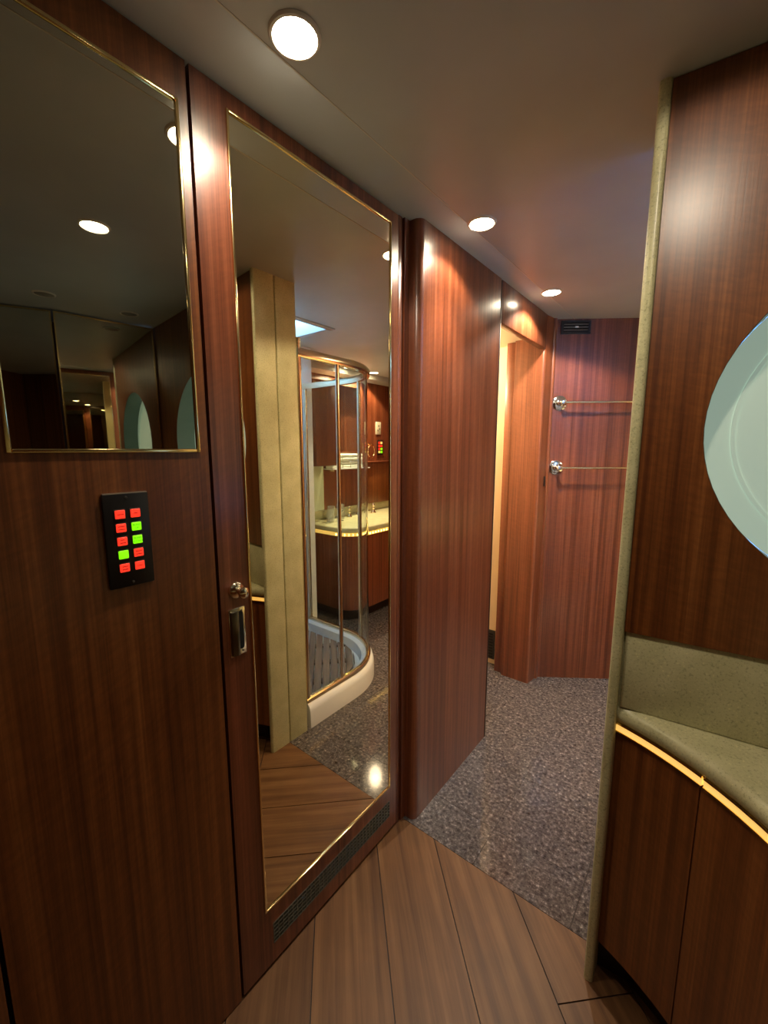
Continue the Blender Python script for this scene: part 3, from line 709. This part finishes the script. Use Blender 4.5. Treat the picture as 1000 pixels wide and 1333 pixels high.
for i, q in enumerate(('folded white towel nearest the shower on the far shelf','second folded white towel from the shower on the far shelf','second folded white towel from the keypad on the far shelf','folded white towel at the keypad end of the far shelf')):
    ya = 2.53+0.113*i
    tw = MB()
    for z in range(4): tw.box(0.94+0.003*(z%2),1.045,ya,ya+0.105,1.2002+0.031*z,1.2302+0.031*z)
    tag(tw.build('towel', M['towel'], bevel=0.010, seg=3), q, 'towel', 'folded towels on the far shelf')
pst = MB().box(1.048,1.0545,2.252,2.51,0.8405,1.2295).build('trim_5', M['pale_tile'])
tag(pst, 'pale splash panel under the far upper cabinet', 'panel', kind='structure')
lw = empty('ledge', (1.03,3.25,1.2), 'wood ledge box on the wall above the far counter', 'ledge')
MB().box(1.000,1.0545,3.005,3.62,0.845,1.235).build('box', M['wood_shade_brown'], lw, bevel=0.003)
MB().box(0.985,1.0545,3.005,3.62,1.2355,1.25).build('top', M['wood'], lw, bevel=0.003)
k2 = empty('keypad', (1.05,3.28,1.31), 'small black keypad of lit keys on the wood wall above the far ledge', 'keypad')
MB().box(1.049,1.0548,3.245,3.335,1.305,1.455).build('plate', M['black'], k2, bevel=0.001)
for r_ in range(4):
    for c_ in range(2):
        MB().box(1.046,1.0492,3.260+0.034*c_,3.286+0.034*c_,1.326+0.030*r_,1.348+0.030*r_).build('key', [M['led'],M['red'],M['red'],M['red'],M['green'],M['green'],M['red'],M['led']][c_*4+r_], k2)
sk = empty('wall_socket', (1.05,3.265,1.51), 'ivory shaver socket plate above the far keypad', 'socket')
MB().box(1.048,1.0548,3.222,3.300,1.508,1.630).build('plate', M['ivory'], sk, bevel=0.002)
for dy, dz in ((-0.012,0.03),(0.012,0.045),(0.0,0.075)): MB().box(1.0468,1.0482,3.258+dy,3.268+dy,1.508+dz,1.524+dz).build('slot', M['black'], sk)
tr = empty('towel_ring', (1.05,3.10,1.30), 'brass towel ring on the wood wall left of the far keypad', 'towel ring')
MB().lathe([(0,0),(0.022,0),(0.02,0.005),(0.008,0.010),(0.007,0.035),(0.010,0.040),(0,0.044)], (1.0545,3.11,1.405), (-1,0,0), 18).build('rosette', M['brass'], tr, smooth=True)
MB().tube([(1.015+0.01*math.sin(a),3.11+0.06*math.sin(a),1.345+0.06*math.cos(a)) for a in [2*PI*k/28 for k in range(28)]], 0.0045, 8, closed=True).build('ring', M['brass'], tr, smooth=True)
cor = MB().sweep([(0.98,4.0),(0.98,2.05)], [(0.0,2.005),(0.0,2.049),(0.075,2.049),(0.075,1.985),(0.06,1.985)]).build('trim_4', M['ceiling'], smooth=True)
tag(cor, 'pale cornice along the ceiling above the far vanity', 'trim', kind='structure')

# ------------------------------------------------------------------ downlights
def downlight(x, y, label, on=True, power=SPOT_W, spill=0.32, tilt=-10, ssize=136):
    r = empty('downlight', (x,y,CEIL-0.01), label, 'downlight', 'recessed ceiling downlights')
    MB().lathe([(0.036,-0.003),(0.038,-0.0055),(0.042,-0.0045),(0.0445,-0.0005),(0.036,-0.0005)], (x,y,CEIL), (0,0,1), 28).build('trim_ring', M['lamp_trim'], r, smooth=True)
    MB().lathe([(0,-0.0065),(0.020,-0.0060),(0.0355,-0.0035),(0.0355,-0.0008),(0,-0.0008)], (x,y,CEIL), (0,0,1), 28).build('bulb', M['bulb'] if on else M['bulb_off'], r, smooth=True)
    if on:
        for nm, size, blend, pw in (('downlight_beam', 80, 1.0, power), ('downlight_spill', ssize, 0.22, power*spill)):
            d = bpy.data.lights.new(nm,'SPOT'); d.energy = pw; d.color = SPOT_COL; d.spot_size = math.radians(size); d.spot_blend = blend; d.shadow_soft_size = 0.02
            o = bpy.data.objects.new(nm, d); COL.objects.link(o); o.parent = r; o.location = (0,0,-0.012)
            o.rotation_euler = (math.radians(tilt), 0, 0)
downlight(-0.625,0.544,'lit ceiling downlight nearest the camera, above the tall mirror', power=3, spill=2.7, tilt=6)
downlight(-0.640,1.285,'lit ceiling downlight above the rounded edge of the corridor panel', power=30, tilt=-2, spill=0.27)
downlight(-0.652,2.005,'lit ceiling downlight in front of the cream doorway', power=42, tilt=4, spill=0.65)
downlight(-0.030,0.549,'lit ceiling downlight in front of the porthole panel', power=1.0, spill=4.6, tilt=36, ssize=106)
downlight(0.815,0.963,'unlit ceiling downlight near the vanity mirror corner', False)
downlight(0.808,0.613,'unlit ceiling downlight over the curved counter', False)
downlight(0.915,2.694,'lit ceiling downlight over the far taps', power=40, spill=0.6)
downlight(0.906,3.024,'lit ceiling downlight over the far ledge', power=40, spill=0.6)
downlight(0.40,-0.45,'lit ceiling downlight behind the photographer over the curved counter', power=0.9, spill=0.3)
